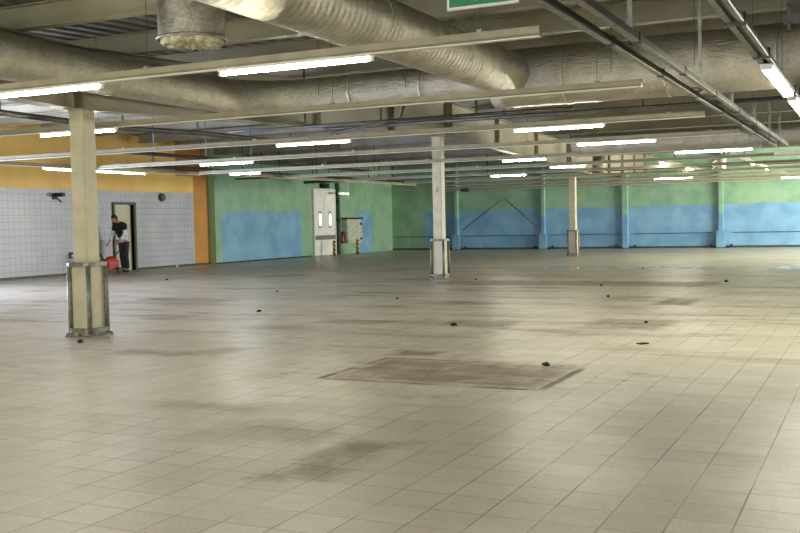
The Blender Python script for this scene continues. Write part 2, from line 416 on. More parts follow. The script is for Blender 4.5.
def girder(y0, y1, x, label):
    """tapered I girder along the hall, with stiffeners"""
    root = thing('roof_girder', label, 'girder', (x, y0, 0))
    za0, za1 = zg(y0), zg(y1); zt0, zt1 = zb(y0)-.004, zb(y1)-.004; L = y1-y0
    def hexa(b, u0, u1, f0, f1):   # x-range u, z functions at both ends (lo, hi)
        v = [b.bm.verts.new(p) for p in ((u0,0,f0[0]),(u1,0,f0[0]),(u1,L,f1[0]),(u0,L,f1[0]),(u0,0,f0[1]),(u1,0,f0[1]),(u1,L,f1[1]),(u0,L,f1[1]))]
        for f in ((0,3,2,1),(4,5,6,7),(0,1,5,4),(1,2,6,5),(2,3,7,6),(3,0,4,7)): b.bm.faces.new([v[i] for i in f])
    b = MB(); hexa(b, -.008, .008, (za0+.016, zt0-.016), (za1+.016, zt1-.016)); b.build('web', STEELC, root)
    b = MB(); hexa(b, -.13, .13, (za0, za0+.018), (za1, za1+.018)); b.build('bottom_flange', STEELC, root)
    b = MB(); hexa(b, -.13, .13, (zt0-.018, zt0), (zt1-.018, zt1)); b.build('top_flange', STEELC, root)
    n = 4
    for k in range(n+1):
        t = k/n; yy = min(max(L*t, .1), L-.1); f = yy/L
        a_, c_ = za0+(za1-za0)*f+.019, zt0+(zt1-zt0)*f-.019
        MB().box(.009, .12, yy-.006, yy+.006, a_, c_).box(-.12, -.009, yy-.006, yy+.006, a_, c_).build('stiffener', STEELC, root)
GX = -9.75
girder(YB+.02, Y1, GX-.05, 'deep cream roof girder ending over the nearest column')
girder(Y1+.005, Y2, GX-.05, 'deep cream roof girder rising from the nearest column to the middle column')
girder(Y2+.005, Y3, GX-.05, 'deep cream roof girder from the middle column to the far column')
girder(Y3+.005, YF-.02, GX-.05, 'deep cream roof girder between the far column and the far wall')

# ---------------------------------------------------------------- columns
def column(x, y, h, label):
    root = thing('steel_column', label, 'column', (x, y, 0))
    a = .12
    MB().box(-a, a, -a, a, 1.0, h-.02).bevel(.01).build('shaft', COLM, root)
    MB().box(-.17, .17, -.17, .17, h-.02, h-.002).build('cap_plate', STEELC, root)
    MB().box(-.15, .15, -.15, .15, .02, 1.0).bevel(.012).build('base_casing', COLM, root)
    guard = MB().box(-.225, .225, -.225, .225, 0.001, .02).build('base_guard', GUARD, root)
    for q_ in ((1, 1), (1, -1), (-1, 1), (-1, -1)):
        MB().cyl(q_[0]*.165, q_[1]*.165, .035, .96, .033).build('guard_post', GUARD, guard)
    for nm, z0, z1, k in (('top_ring', .945, 1.0, .215), ('bottom_ring', .06, .12, .215)):
        b = MB()
        pr = []
        for i in range(24):
            an = 2*math.pi*i/24; c, s_ = math.cos(an), math.sin(an)
            e = (abs(c)**5+abs(s_)**5)**(-1/5); pr.append((k*c*e, k*s_*e))
        inn = [(u*.6, v*.6) for u, v in pr]
        lo = [b.bm.verts.new((u, v, z0)) for u, v in pr]; hi = [b.bm.verts.new((u, v, z1)) for u, v in pr]
        li = [b.bm.verts.new((u, v, z0)) for u, v in inn]; hi2 = [b.bm.verts.new((u, v, z1)) for u, v in inn]
        for i in range(24):
            j = (i+1) % 24
            b.bm.faces.new((lo[i], lo[j], hi[j], hi[i])); b.bm.faces.new((hi[i], hi[j], hi2[j], hi2[i]))
            b.bm.faces.new((hi2[i], hi2[j], li[j], li[i])); b.bm.faces.new((li[i], li[j], lo[j], lo[i]))
        b.build(nm, GUARD, guard)
    for q_ in ((1, 1), (1, -1), (-1, 1), (-1, -1), (0, 1), (0, -1), (1, 0), (-1, 0)):
        MB().tube([(q_[0]*.2, q_[1]*.2, .018), (q_[0]*.2, q_[1]*.2, .055)], .02, 6).build('bolt', GUARD, guard)
    return root
column(-9.64, 10.3, zg(Y1), 'cream steel column nearest the camera, at left in front of the tiled wall')
c2 = column(-10.05, 23.2, zg(Y2), 'cream steel column in the middle of the hall')
MB().box(-.02, .05, -.127, -.121, 2.18, 2.3).build('number_plate', GALV, c2)
column(-10.6, 37.3, zg(Y3), 'thin-looking cream steel column farthest away, before the blue wall')

# pilasters on the far wall
for x, w_, base, lab in ((-19.05, .13, 1, 'green and blue steel post on the far wall, leftmost, beside the middle column'),
                   (-14.57, .14, 1, 'green and blue steel post with a boxed foot just left of the far column'),
                   (-10.65, .24, 0, 'wide green and blue post on the far wall just right of the far column'),
                   (-6.4, .17, 1, 'rightmost green and blue steel post on the far wall, with a boxed foot')):
    r_ = thing('steel_post', lab, 'post', (x, YF, 0))
    MB().box(-w_/2, w_/2, -.22, -.002, 0.02, zb(YF)-.02).build('shaft', COLG, r_)
    if base: MB().box(-.2, .2, -.34, -.225, 0.02, .74).bevel(.02).build('foot_casing', COLG, r_)
    MB().box(-.42, .42, -.42, -.002, 0, .018).build('foot_plate', DARK, r_)
    for sx in (-1, 1):
        MB().box(sx*.44-.05, sx*.44+.05, -.2, -.1, .019, .16).build('foot_bracket', DARK, r_)
for (xa, za), (xb, zb_), lab in (((-18.7, .98), (-16.6, 2.45), 'thin dark diagonal rod rising right from the leftmost wall post'),
                           ((-16.45, 2.45), (-14.75, .95), 'thin dark diagonal rod falling right to the boxed wall post')):
    tag(MB().tube([(xa, YF-.26, za), (xb, YF-.26, zb_)], .02, 8).build('brace_rod', PIPE), lab, 'rod')

# ---------------------------------------------------------------- light rails and fittings
def free(x, y):
    return not ((abs(x+9.35) < .36 and y < 14.3) or (abs(x+4.75) < .42 and y < 14.4) or (abs(y-14) < .52 and x > -9.6) or (abs(y-26.9) < .4 and x > -7.9)
                or (abs(x+9.75) < .2) or abs(x+6.52) < .42 and abs(y-8.62) < .42 or any(abs(y-q) < .1 for q in ybs if False))
ZR = 2.88
RP = [(-.03, .075), (.03, .075), (.034, .02), (.05, 0), (-.05, 0), (-.034, .02)]
def rail_x(y, x0, x1, label):
    root = thing('light_rail', label, 'light rail', (x0, y, ZR), group='light rails across the hall')
    L = x1-x0
    MB().prism(RP, 0, L, lambda u, v, t: (t, u, v)).build('rail_body', RAILM, root)
    MB().box(0, L, -.028, .028, -.011, -.001).build('rail_lip', RAILW, root)
    n = max(2, int(L/2.6)); 
    for k in range(n):
        t = .5+(L-1)*k/(n-1)
        while not free(x0+t, y): t -= .15
        MB().box(t-.002, t+.002, -.002, .002, .075, zb(y)+BD-ZR-.02).build('hanger_wire', PIPE, root)
        MB().box(t-.02, t+.02, -.036, .036, .074, .095).build('hanger_clip', GALV, root)
    return root
def rail_y(x, y0, y1, label, wide=.05, mat=None, dz=0):
    root = thing('light_rail', label, 'light rail', (x, y0, ZR+dz))
    L = y1-y0; k = wide/.05
    MB().prism([(u*k, v) for u, v in RP], 0, L, lambda u, v, t: (u, t, v)).build('rail_body', mat or RAILM, root)
    MB().box(-.028*k, .028*k, 0, L, -.011, -.001).build('rail_lip', mat or RAILW, root)
    n = max(2, int(L/3))
    for i in range(n):
        t = .5+(L-1)*i/(n-1)
        while not free(x, y0+t): t += .15
        MB().box(-.002, .002, t-.002, t+.002, .075, zb(y0+t)+BD-ZR-dz-.02).build('hanger_wire', PIPE, root)
    return root
def fit_x(x0, x1, y, label, cool=False):
    root = thing('tube_light', label, 'light', (x0, y, ZR-.012), group='lit fluorescent tubes')
    L = x1-x0
    MB().prism([(-.026, 0), (.026, 0), (.03, -.015), (-.03, -.015)], 0, L, lambda u, v, t: (t, u, v)).build('reflector', WHITE, root)
    MB().tube([(.03, 0, -.036), (L-.03, 0, -.036)], .017, 10).build('tube', LENSB if cool else LENS, root)
    MB().box(0, .03, -.016, .016, -.055, -.016).build('end_cap', WHITE, root); MB().box(L-.03, L, -.016, .016, -.055, -.016).build('end_cap', WHITE, root)
def fit_y(x, y0, y1, label, cool=False, pair=False, dz=0):
    root = thing('tube_light', label, 'light', (x, y0, ZR-.012+dz), group='lit fluorescent tubes')
    L = y1-y0; h = .055 if pair else .026
    MB().prism([(-h, 0), (h, 0), (h+.004, -.015), (-h-.004, -.015)], 0, L, lambda u, v, t: (u, t, v)).build('reflector', WHITE, root)
    for s_ in ((-.032, .032) if pair else (0,)):
        MB().tube([(s_, .03, -.036), (s_, L-.03, -.036)], .017, 10).build('tube', LENSB if cool else LENS, root)
    MB().box(-h, h, 0, .03, -.055, -.016).build('end_cap', WHITE, root); MB().box(-h, h, L-.03, L, -.055, -.016).build('end_cap', WHITE, root)
rails = [(3.9, -16, -2.25), (0.2, -14, -2.25), (7.6, -16.9, -2.4), (11.1, -16.9, -2.36), (15.0, -16.9, -2.3), (18.6, -16.9, -2.25), (22.5, -16.9, -2.3), (26.3, -16.4, 4.5),
         (30.0, -16.2, 5), (33.9, -16.2, 5), (37.7, -16.2, 5), (41.3, -20, 5), (44.6, -20, 5)]
rails.sort(); 
desc = ['overhead, behind the near ones and outside the photo', 'overhead, just outside the top of the photo', 'nearest in view, crossing in front of both ducts', 'crossing the near column top',
        'passing the top of the middle column', 'crossing the middle column just below its top', 'reaching the far end of the twin trays', 'next behind the middle column',
        'second behind the middle column', 'next in front of the far column', 'next behind the far column', 'second nearest the far wall', 'nearest the far wall']
for i, (y, a, c) in enumerate(rails):
    rail_x(y, a, c, 'cream light rail '+desc[i])
fx = [(7.6, -8.3, -6.83, 'at the left edge above the near column'), (7.6, -5.45, -3.87, 'large and bright, right of the torn duct stub'),
      (11.1, -11.2, -9.75, 'just behind the near column'), (15.0, -9.6, -8.1, 'left of the middle column, above the white swing door'), (15.0, -5.2, -3.75, 'upper one of two between middle and far columns'),
      (18.6, -5.2, -3.7, 'right of the far column, second row up'), (18.6, -13.95, -12.5, 'over the orange wall end'), (22.5, -4.1, -2.45, 'at right near the end of the twin cable trays'),
      (22.5, -8.1, -7.0, 'small, just right of the middle column'), (22.5, -15.9, -14.9, 'bluish, under the one over the orange wall end'), (26.3, -8.1, -7.1, 'small, above the far column'),
      (30.0, -11.2, -10.0, 'faint, right of the middle column'), (37.7, -7.6, -6.2, 'low on the far wall, right of the far column'), (41.3, -3.5, -2.1, 'at the right edge before the far wall'),
      
      (3.9, -8.6, -7.1, 'left of the torn duct stub, outside the photo'), (3.9, -14.5, -13.0, 'farthest left of all overhead tubes, outside the photo'), (0.2, -6, -4.5, 'nearest overhead, right one, outside the photo'), (0.2, -10, -8.5, 'nearest overhead, left one, outside the photo'), (3.9, -12.6, -11.1, 'second from left in the overhead row, outside the photo')]
for y, a, c, lab in fx:
    fit_x(a, c, y, 'lit white tube '+lab if lab else 'lit white tube on a rail overhead, outside the photo', cool=bool(lab and 'bluish' in lab))
rail_y(-17.2, 14, 22.9, 'rail running down the hall before the yellow wall band')
fit_y(-17.2, 17.1, 18.6, 'bluish lit tube before the yellow band, left of the near column', True)
fit_y(-17.2, 18.7, 20.6, 'bluish lit tube before the yellow band, right of the near column', True)
rail_y(-16.6, 23.5, 36, 'dim rail running away before the green wall')
rail_y(-5.8, 27.5, 37.5, 'short rail running away above the far wall between two posts', dz=.17)
fit_y(-5.8, 29.4, 31.0, 'small lit tube, nearer of the left pair before the far wall', dz=.17)
fit_y(-5.8, 33.8, 36.4, 'small lit tube, farther of the left pair before the far wall', dz=.17)
rail_y(-3.6, 27.5, 38, 'short rail running away right of the rightmost wall post', dz=.17)
fit_y(-3.6, 31.6, 33.2, 'small lit tube, nearer of the right pair before the far wall', dz=.17)
fit_y(-3.6, 35.6, 37.4, 'small lit tube, farther of the right pair before the far wall', dz=.17)
tag(MB().box(-2.25, 4, 24.9, 25.02, 2.82, 2.92).build('light_rail', RAILW), 'pale rail starting beyond the twin cable trays at right', 'light rail')
# wide rail at the right edge
rr = thing('light_rail', 'wide grey double light rail running away at the right edge', 'light rail', (-.98, -3, ZR))
for s_ in (-1, 1):
    MB().prism([(s_*.02, .0), (s_*.062, -.01), (s_*.068, .0), (s_*.06, .05), (s_*.02, .05)], 0, 27, lambda u, v, t: (u, t, v)).build('side_rail', GALV, rr)
MB().box(-.019, .019, 0, 27, .02, .06).build('centre_channel', DARK, rr)
for yy in (5.2, 7.9, 9.7, 12.72, 15.45): MB().box(-.075, .075, yy+3-.03, yy+3+.03, -.018, .075).build('coupler', DARK, rr)
for yy in (6.4, 9.0, 11.8, 17.2, 20.4): MB().box(-.003, .003, yy+2.997, yy+3.003, .076, zb(yy)+BD-ZR-.02).build('hanger_wire', PIPE, rr)
fit_y(-.98, 10.1, 12.6, 'double lit tube at the upper right edge', pair=True)
fit_y(-.98, 13.1, 15.2, 'double lit tube at the right edge, below the upper one', pair=True)
fit_y(-.98, 1.0, 2.5, 'lit tube on the wide rail, outside the photo', pair=True)
fit_y(-.98, 17.5, 19.0, 'double lit tube farther along the right edge rail, outside the photo', pair=True)

# ---------------------------------------------------------------- cable trays
for x, lab in ((-2.06, 'left one of the twin grey cable trays'), (-1.83, 'right one of the twin grey cable trays')):
    r_ = thing('cable_tray', lab+' running away at upper right', 'cable tray', (x, -2, 2.9))
    L = 25.1
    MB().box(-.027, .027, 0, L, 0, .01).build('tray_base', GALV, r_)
    MB().box(-.027, -.023, 0, L, .01, .065).box(.023, .027, 0, L, .01, .065).build('tray_sides', DARK, r_)  # shaded sides put into a darker metal, lit bottom edge into a paler one
    MB().tube([(0, .1+k*.5, .035+.01*random.random()) for k in range(50)], .014, 6).build('cable', BLACK, r_)
    for k in range(10):
        MB().box(-.034, .034, 4+k*2.15-.05, 4+k*2.15+.05, -.008, .075).build('joint_clip', DARK, r_)
for k, y in enumerate((8.7, 12.4, 15.2, 18.0, 20.6, 22.7)):
    tag(MB().box(-1.965, -1.925, y-.015, y+.015, 2.93, zb(y)+BD-.02).box(-2.07, -1.82, y-.02, y+.02, 2.968, 2.98).box(-1.96, -1.93, y-.015, y+.015, 2.93, 2.95).build('tray_hanger', GALV),
        'flat steel hanger holding the twin trays, %s from the front' % ORD[k], 'hanger', 'hangers of the twin cable trays')

# ---------------------------------------------------------------- ducts
def arc(c, r, a0, a1, z, n=8): return [(c[0]+r*math.cos(R(a0+(a1-a0)*i/n)), c[1]+r*math.sin(R(a0+(a1-a0)*i/n)), z) for i in range(n+1)]
def bands(b_pts, r): pass
def duct(label, pts, r, mat, seams, jit=.006, name='air_duct', hang=()):
    root = thing(name, label, 'duct', pts[0])
    o = Vector(pts[0]); P2 = [Vector(p)-o for p in pts]
    # subdivide straight runs so that the foil can wrinkle
    out = [P2[0]]
    for a, c in zip(P2, P2[1:]):
        n = max(1, int((c-a).length/.22))
        out += [a+(c-a)*k/n for k in range(1, n+1)]
    sk = MB().tube(out, r, 28, True, None, jit).build('duct_skin', mat, root)
    for (p, ax_) in seams:
        p = Vector(p)-o; b = MB(); d = Vector(ax_)
        b.tube([p-d*.02, p+d*.02], r*1.025, 28).build('seam_band', mat, sk)
    for p in hang:
        q_ = Vector(p)-o; zt = zb(p[1])+BD-.02-p[2]
        MB().box(q_.x-.003, q_.x+.003, q_.y-r-.02, q_.y-r-.014, q_.z-r*.2, q_.z+zt).build('hanger_wire', PIPE, root)
    return root
ZD = 3.5
ptsL = [(-9.35, -3, ZD), (-9.35, 12.9, ZD)]+arc((-8.35, 12.9), 1.0, 180, 90, ZD)[1:]+[(-5.1, 13.9, ZD)]
duct('foil-wrapped duct running away at left and bending right behind the near lights', ptsL, .27, FOIL,
     [((-9.35, y, ZD), (0, 1, 0)) for y in (5.5, 8, 10.5)]+[((x, 13.9, ZD), (1, 0, 0)) for x in (-7.4, -6.2)], hang=[(-7.9, 13.9, ZD), (-6.4, 13.9, ZD)])
duct('foil-wrapped duct coming overhead at upper middle and joining the big cross duct', [(-4.75, -3, 3.52), (-4.75, 13.5, ZD)], .31, FLEX,
     [((-4.75, y, 3.52), (0, 1, 0)) for y in (7, 9.2, 11.4)])
duct('big dark duct crossing behind the twin trays at upper right', [(-5.1, 14, ZD), (5.5, 14, ZD)], .42, FOIL,
     [((x, 14, ZD), (1, 0, 0)) for x in (-4.0, -2.6, -1.2, .2)], hang=[(-3.3, 14, ZD), (-2.2, 14, ZD)])
duct('far duct crossing under the roof at right, seen dark', [(-7.6, 26.9, 3.42), (-4.6, 26.9, 3.42), (6, 26.9, 3.42)], .3, FOIL,
     [((x, 26.9, 3.42), (1, 0, 0)) for x in (-6.2, -3)])
r_ = thing('duct_stub', 'vertical grey duct stub with torn insulation hanging from its open end', 'duct', (-6.52, 8.62, 3.41))
pp = []; h = zb(8.62)+BD-3.41-.03
bm_ = MB(); n = 9
bm_.tube([(0, 0, h*k/n) for k in range(n+1)], .35, 32, False, None, .01)
bm_.tube([(0, 0, h*k/n) for k in range(n+1)], .335, 32, False)
bm_.build('duct_skin', FOILG, r_)
bm_ = MB(); bm_.tube([(0, 0, -.015), (0, 0, 0), (0, 0, .015)], .37, 32, False, [.355, .375, .355])
bm_.tube([(0, 0, -.015), (0, 0, .015)], .335, 32, False).build('rim', GALV, r_)
bm_ = MB(); seg = 40
top = [bm_.bm.verts.new((.33*math.cos(2*math.pi*k/seg), .33*math.sin(2*math.pi*k/seg), .08)) for k in range(seg)]
mid = []; low = []
for k in range(seg):
    a = 2*math.pi*k/seg; rr_ = .335+random.uniform(-.03, .0); d_ = random.uniform(.015, .06)
    mid.append(bm_.bm.verts.new((rr_*math.cos(a), rr_*math.sin(a), -.02-d_*.3)))
    low.append(bm_.bm.verts.new((rr_*.9*math.cos(a+.03), rr_*.9*math.sin(a+.03), -.03-d_)))
cen = bm_.bm.verts.new((0, 0, .02)); inn = [bm_.bm.verts.new((.2*math.cos(2*math.pi*k/seg), .2*math.sin(2*math.pi*k/seg), -.03+random.uniform(-.05, .05))) for k in range(seg)]
for A, B in ((top, mid), (mid, low), (low, inn)):
    for k in range(seg): bm_.bm.faces.new((A[k], A[(k+1)%seg], B[(k+1)%seg], B[k]))
for k in range(seg): bm_.bm.faces.new((inn[k], inn[(k+1)%seg], cen))
bm_.build('torn_insulation', WOOL, r_, smooth=True)
for x, y, lab in ((-8.5, 33.2, 'small silvery duct outlet hanging before the far wall, right of the far column'), (-4.95, 35.4, 'small silvery duct outlet hanging above the rightmost wall post')):
    r_ = thing('duct_outlet', lab, 'duct', (x, y, 2.93)); hh = zb(y)+BD-2.95
    MB().tube([(0, 0, .02), (0, 0, .3), (0, 0, .55)], .22, 20, True).build('duct_skin', FOILG, r_)
    MB().tube([(0, 0, .55), (0, 0, hh)], .12, 16, True).build('neck', FOILG, r_)
    MB().tube([(0, 0, 0), (0, 0, .04)], .25, 20, True).build('rim', GALV, r_)

# ---------------------------------------------------------------- pipes
def pipe(pts, r, label, mat=PIPE, clips=True):
    root = thing('metal_pipe', label, 'pipe', pts[0]); o = Vector(pts[0])
    MB().tube([Vector(p)-o for p in pts], r, 10).build('pipe', mat, root)
    if clips:
        a, c = Vector(pts[0]), Vector(pts[-1]); n = max(2, int((c-a).length/2.2))
        for k in range(n):
            p = a.lerp(c, (k+.5)/n)
            if len(pts) > 2: p = Vector(pts[min(len(pts)-1, k+1)])
            q_ = p-o
            MB().box(q_.x-.02, q_.x+.02, q_.y-.003, q_.y+.003, q_.z, q_.z+(zb(p.y)+BD-.02-p.z)).build('clip', PIPE, root)
pipe([(-9.75, 17, 3.28), (5, 17, 3.28)], .035, 'dark pipe crossing below the big duct, right of the middle column')
pipe([(-6.9, 14.6, 3.35), (-7.6, 15.9, 3.25), (-9.6, 17, 3.19)], .03, 'short slanting dark pipe beside the middle column top', clips=False)
pipe([(-11.3, 5, 3.12), (-11.25, 10.4, 3.12), (-11.2, 12.9, 3.08), (-10.9, 14.5, 3.1), (-10.85, 19.5, 3.12)], .045, 'dark pipe running away at left beside the roof girder')
pipe([(-11, 15.6, 3.2), (-4.4, 15.6, 3.2)], .028, 'thin dark pipe crossing left of the middle column')
pipe([(-17.0, 19.6, 3.34), (-17, 33, 3.34)], .05, 'grey pipe running away high before the yellow band')
pipe([(-22, 31.5, 3.2), (4, 31.5, 3.2)], .035, 'dark pipe crossing the hall far back')
pipe([(-22, 36.5, 3.2), (4, 36.5, 3.2)], .06, 'dark pipe crossing the hall close to the far wall')
pipe([(-20.9, 24.2, 3.38), (-20.9, 44, 3.38)], .06, 'grey pipe running away along the green wall')

# ---------------------------------------------------------------- exit sign
r_ = thing('exit_sign', 'green exit sign with white border hanging at the top edge', 'sign', (-2.65, 7.0, 3.02))
MB().box(-.28, .28, -.012, .012, 0, .29).build('sign_border', WHITE, r_)
MB().box(-.26, .26, -.016, .016, .02, .27).build('sign_face', GREEN, r_)
for s_ in (-1, 1): MB().box(s_*.2-.003, s_*.2+.003, -.003, .003, .29, zb(7)+BD-3.04).build('chain', PIPE, r_)
# black unit at the upper right corner
r_ = thing('hanging_speaker', 'black box hanging on a bracket at the upper right corner', 'speaker', (-.38, 7, 2.78))
MB().box(-.16, .2, -.1, .1, 0, .22).bevel(.01).build('housing', BLACK, r_)
MB().box(-.19, .2, -.03, .03, -.1, -.05).build('bracket', DARK, r_)
MB().box(-.17, -.15, -.02, .02, -.14, zb(7)+BD-2.8).build('stem', DARK, r_)
r_ = thing('loudspeaker', 'small black speaker hanging by wires right of the middle column', 'speaker', (-15.3, 38, 2.62))
MB().box(-.16, .16, -.1, .1, 0, .14).bevel(.02).build('housing', BLACK, r_)
MB().box(-.12, -.115, 0, .005, .13, zb(38)+BD-2.66).box(.115, .12, 0, .005, .13, zb(38)+BD-2.66).build('wire', PIPE, r_)

# ---------------------------------------------------------------- left wall items
r_ = thing('security_camera', 'small black camera on the tiled wall left of the near column', 'camera', (XT, 23.25, 2.45))
MB().box(0, .04, -.08, .08, -.08, .1).build('mount', BLACK, r_)
MB().box(.04, .4, -.06, .08, .0, .12).bevel(.015).build('housing', BLACK, r_)
MB().tube([(.02, .05, -.02), (.2, .1, -.16)], .025, 8).build('arm', BLACK, r_)
r_ = thing('round_lamp', 'brownish round lamp on the tiled wall right of the door', 'lamp', (XT, 28.35, 2.5))
MB().tube([(0, 0, 0), (.05, 0, 0)], .15, 20).build('base', PIPE, r_)
MB().ball((.08, 0, 0), .13, (.8, 1, 1)).build('lamp_cover', plain('brown_cover', '6a5b45', .5), r_)
r_ = thing('socket_box', 'small dark socket box low on the tiled wall beside the near column', 'socket', (XT, 23.85, .62))
MB().box(0, .08, -.06, .06, -.1, .1).bevel(.01).build('housing', DARK, r_); MB().box(.08, .1, -.03, .03, -.05, .02).build('flap', WHITE, r_)
b = MB()
tag(MB().tube([(XT+.09, 29.0, .0), (XT+.09, 29.0, .07)], .05, 10).build('plastic_cap', WHITE), 'small white cap on the floor below the orange wall end', 'cap')

# swing door on the green wall
X0 = XL
r_ = thing('swing_door', 'tall white double swing door with two oval windows on green wall', 'swing door', (X0+.001, 39.22, 0))
MB().box(0, .12, -.98, -.93, 0, 3.0).box(0, .12, .93, .98, 0, 3.0).box(0, .12, -.93, .93, 2.94, 3.0).build('frame', WHITE, r_)
for s_ in (-1, 1):
    lf = MB().box(.02, .1, min(s_*.008, s_*.925), max(s_*.008, s_*.925), .03, 2.93).build('door_leaf', WHITE, r_)
    for z0, z1, mat, nm in ((.72, .92, GALV, 'kick_strip'),):
        MB().box(.1, .11, min(s_*.02, s_*.91), max(s_*.02, s_*.91), z0, z1).build(nm, mat, lf)
    for rr_, xx_, mat, nm in ((1.0, .108, BLACK, 'window_rim'), (.8, .116, PANE, 'window_pane')):
        b = MB(); pr = []
        for k in range(32):
            a = 2*math.pi*k/32; cc, ss = math.cos(a), math.sin(a)
            pr.append((.15*rr_*cc, (.17*ss+(.2 if ss > 0 else -.2))*(rr_*.93+.07)))
        b.prism(pr, .1, xx_, lambda u, v, t, s_=s_: (t, s_*.45+u, 1.62+v)).build(nm, mat, lf)
r_ = thing('steel_post', 'dark steel post right beside the white swing door', 'post', (X0+.001, 40.45, 0))
MB().box(0, .16, -.09, .09, 0, 3.3).build('post', plain('dark_green_grey', '3c4a40', .5), r_)
MB().box(0, .2, -.14, -.0, 1.5, 1.66).box(0, .2, -.14, .0, 2.4, 2.5).build('bracket', DARK, r_)
tag(MB().box(X0+.001, X0+.25, 38.95, 39.45, 3.04, 3.25).bevel(.01).build('motor_box', BLACK), 'black box on the wall above the white swing door', 'box')
r_ = thing('metal_cabinet', 'grey-white metal wall cabinet right of the swing door', 'cabinet', (X0+.001, 41.65, .5))
MB().box(0, .3, -.75, .75, 0, 1.12).bevel(.015).build('body', plain('cabinet_paint', 'aeb09c', .5), r_)
cd = MB().box(.3, .32, -.7, .7, .05, 1.07).build('door', plain('cabinet_door_paint', 'b4b6a2', .5), r_)
for z_ in (.15, .85): MB().box(.32, .35, .52, .64, z_, z_+.1).build('latch', BLACK, cd)
MB().box(0, .34, -.8, .8, 1.125, 1.2).build('hood', DARK, r_)
r_ = thing('fire_extinguisher', 'dark red fire extinguisher beside the wall cabinet', 'fire extinguisher', (X0+.14, 40.69, .5))
MB().tube([(0, 0, 0), (0, 0, .03), (0, 0, .4), (0, 0, .46), (0, 0, .5)], .1, 16, True, [.09, .11, .11, .07, .03]).build('cylinder', plain('dark_red', '6d1a1e', .4), r_)
MB().box(-.03, .07, -.02, .02, .5, .56).build('valve', BLACK, r_)
MB().tube([(.07, 0, .53), (.14, .0, .45), (.14, .0, .2)], .015, 8).build('hose', BLACK, r_)
MB().box(-.135, -.1, -.03, .03, .2, .3).build('wall_bracket', DARK, r_)
for y, lab in ((38.85, 'black and yellow striped bollard in front of the swing door'), (40.95, 'black and yellow striped bollard under the wall cabinet')):
    r_ = thing('bollard', lab, 'bollard', (X0+.75 if y < 40 else X0+.8, y, 0))
    MB().cyl(0, 0, .015, .68, .06).build('post', STRIPE, r_)
    MB().box(-.12, .12, -.12, .12, 0, .015).build('base_plate', DARK, r_)
r_ = thing('emergency_light', 'small white emergency light hanging above the wall cabinet', 'light', (-22.0, 40.0, 2.8))
MB().box(-.05, .05, -.45, .35, 0, .06).build('housing', WHITE, r_)
MB().box(-.045, .045, -.44, .34, -.03, -.001).build('lens', EMG, r_)
MB().box(-.01, .01, .36, .38, -.2, zb(40)+BD-2.83).build('stem', WHITE, r_)

# ---------------------------------------------------------------- rubble on the floor
deb = [(-8.87, 22.64, 'right beside the middle column foot'), (-5.95, 27.87, 'farthest back, by the wet strip'), (-3.02, 22.49, 'far right one by the stain'), (-5.35, 20.91, 'beyond the right dark patch, left one'),
       (-4.49, 18.03, 'left of the small dark rectangle'), (-5.31, 12.69, 'below the middle column, centre of floor'), (-2.89, 13.69, 'on the brown patch at right'), (-2.98, 9.45, 'on the corner of the large brown rectangle'),
       (-2.45, 11.41, 'flat one at right of the centre'), (-11.71, 18.19, 'between near and middle columns, farther'), (-9.34, 13.94, 'between near and middle columns, nearer'), (-9.17, 9.63, 'at the foot of the near column'),
       (-8.22, 16.9, 'left of the middle column foot'), (-17.59, 21.82, 'out before the tiled wall')]
for i, (x, y, lab) in enumerate(deb):
    b = MB(); k = .03+.007*(i % 3)
    if 'flat' in lab: b.box(-.06, .06, -.04, .04, 0, .012)
    else: b.ball((0, 0, k*.45), k, (1.1, .8, .6), 2, .22)
    for v in b.bm.verts: v.co.z = max(v.co.z, 0.0)
    b.build('rubble_chunk', RUBBLE, None, (x, y, .001)).rotation_euler.z = i*1.3
    o = COL.objects[-1]; tag(o, 'dark rubble chunk on the tiles, '+lab, 'rubble', 'rubble chunks on the floor')

# ---------------------------------------------------------------- person bending over a red machine
def skin(name, mat, parent, verts, edges, rad, root=0, sub=2, loc=None):
    me = bpy.data.meshes.new(name); me.from_pydata(verts, edges, []); me.materials.append(mat)
    o = bpy.data.objects.new(name, me); COL.objects.link(o)
    if parent: o.parent = parent
    if loc: o.location = loc
    o.modifiers.new('skin', 'SKIN'); 
    for i, v in enumerate(me.skin_vertices[0].data):
        r_ = rad[i]; v.radius = r_ if isinstance(r_, tuple) else (r_, r_); v.use_root = (i == root)
    s_ = o.modifiers.new('sub', 'SUBSURF'); s_.levels = sub; s_.render_levels = sub
    for p in o.modifiers: p.show_viewport = True
    return o
def bake(o):
    dg = bpy.context.evaluated_depsgraph_get(); dg.update()
    me = bpy.data.meshes.new_from_object(o.evaluated_get(dg)); o.modifiers.clear(); o.data = me
    for p in me.polygons: p.use_smooth = True
    return o
PS = 1.05
pr = thing('person', 'person with dark hair in dark vest and trousers bending in the doorway', 'person', (-22.25, 25.45, 0.0), 0)
# local axes: +x out of the wall, -y towards the viewer's left (the way the person faces)
def J(*p): return Vector(p)*PS
body_v = [J(0,.02,.98), J(0,-.02,1.2), J(0,-.1,1.42), J(0,-.2,1.55), J(0,-.27,1.62),                # pelvis .. neck
          J(.1,.02,.92), J(.11,-.03,.5), J(.11,.04,.1), J(.11,-.09,.045),                              # leg
          J(-.1,.04,.92), J(-.11,.06,.5), J(-.11,.12,.1), J(-.11,-.01,.045),
          J(.19,-.13,1.44), J(.25,-.2,1.18), J(.22,-.38,1.0), J(.21,-.44,.96),                       # arm
          J(-.19,-.13,1.44), J(-.25,-.18,1.18), J(-.2,-.36,.98), J(-.19,-.42,.94)]
body_e = [(0,1),(1,2),(2,3),(3,4),(0,5),(5,6),(6,7),(7,8),(0,9),(9,10),(10,11),(11,12),(2,13),(13,14),(14,15),(15,16),(2,17),(17,18),(18,19),(19,20)]
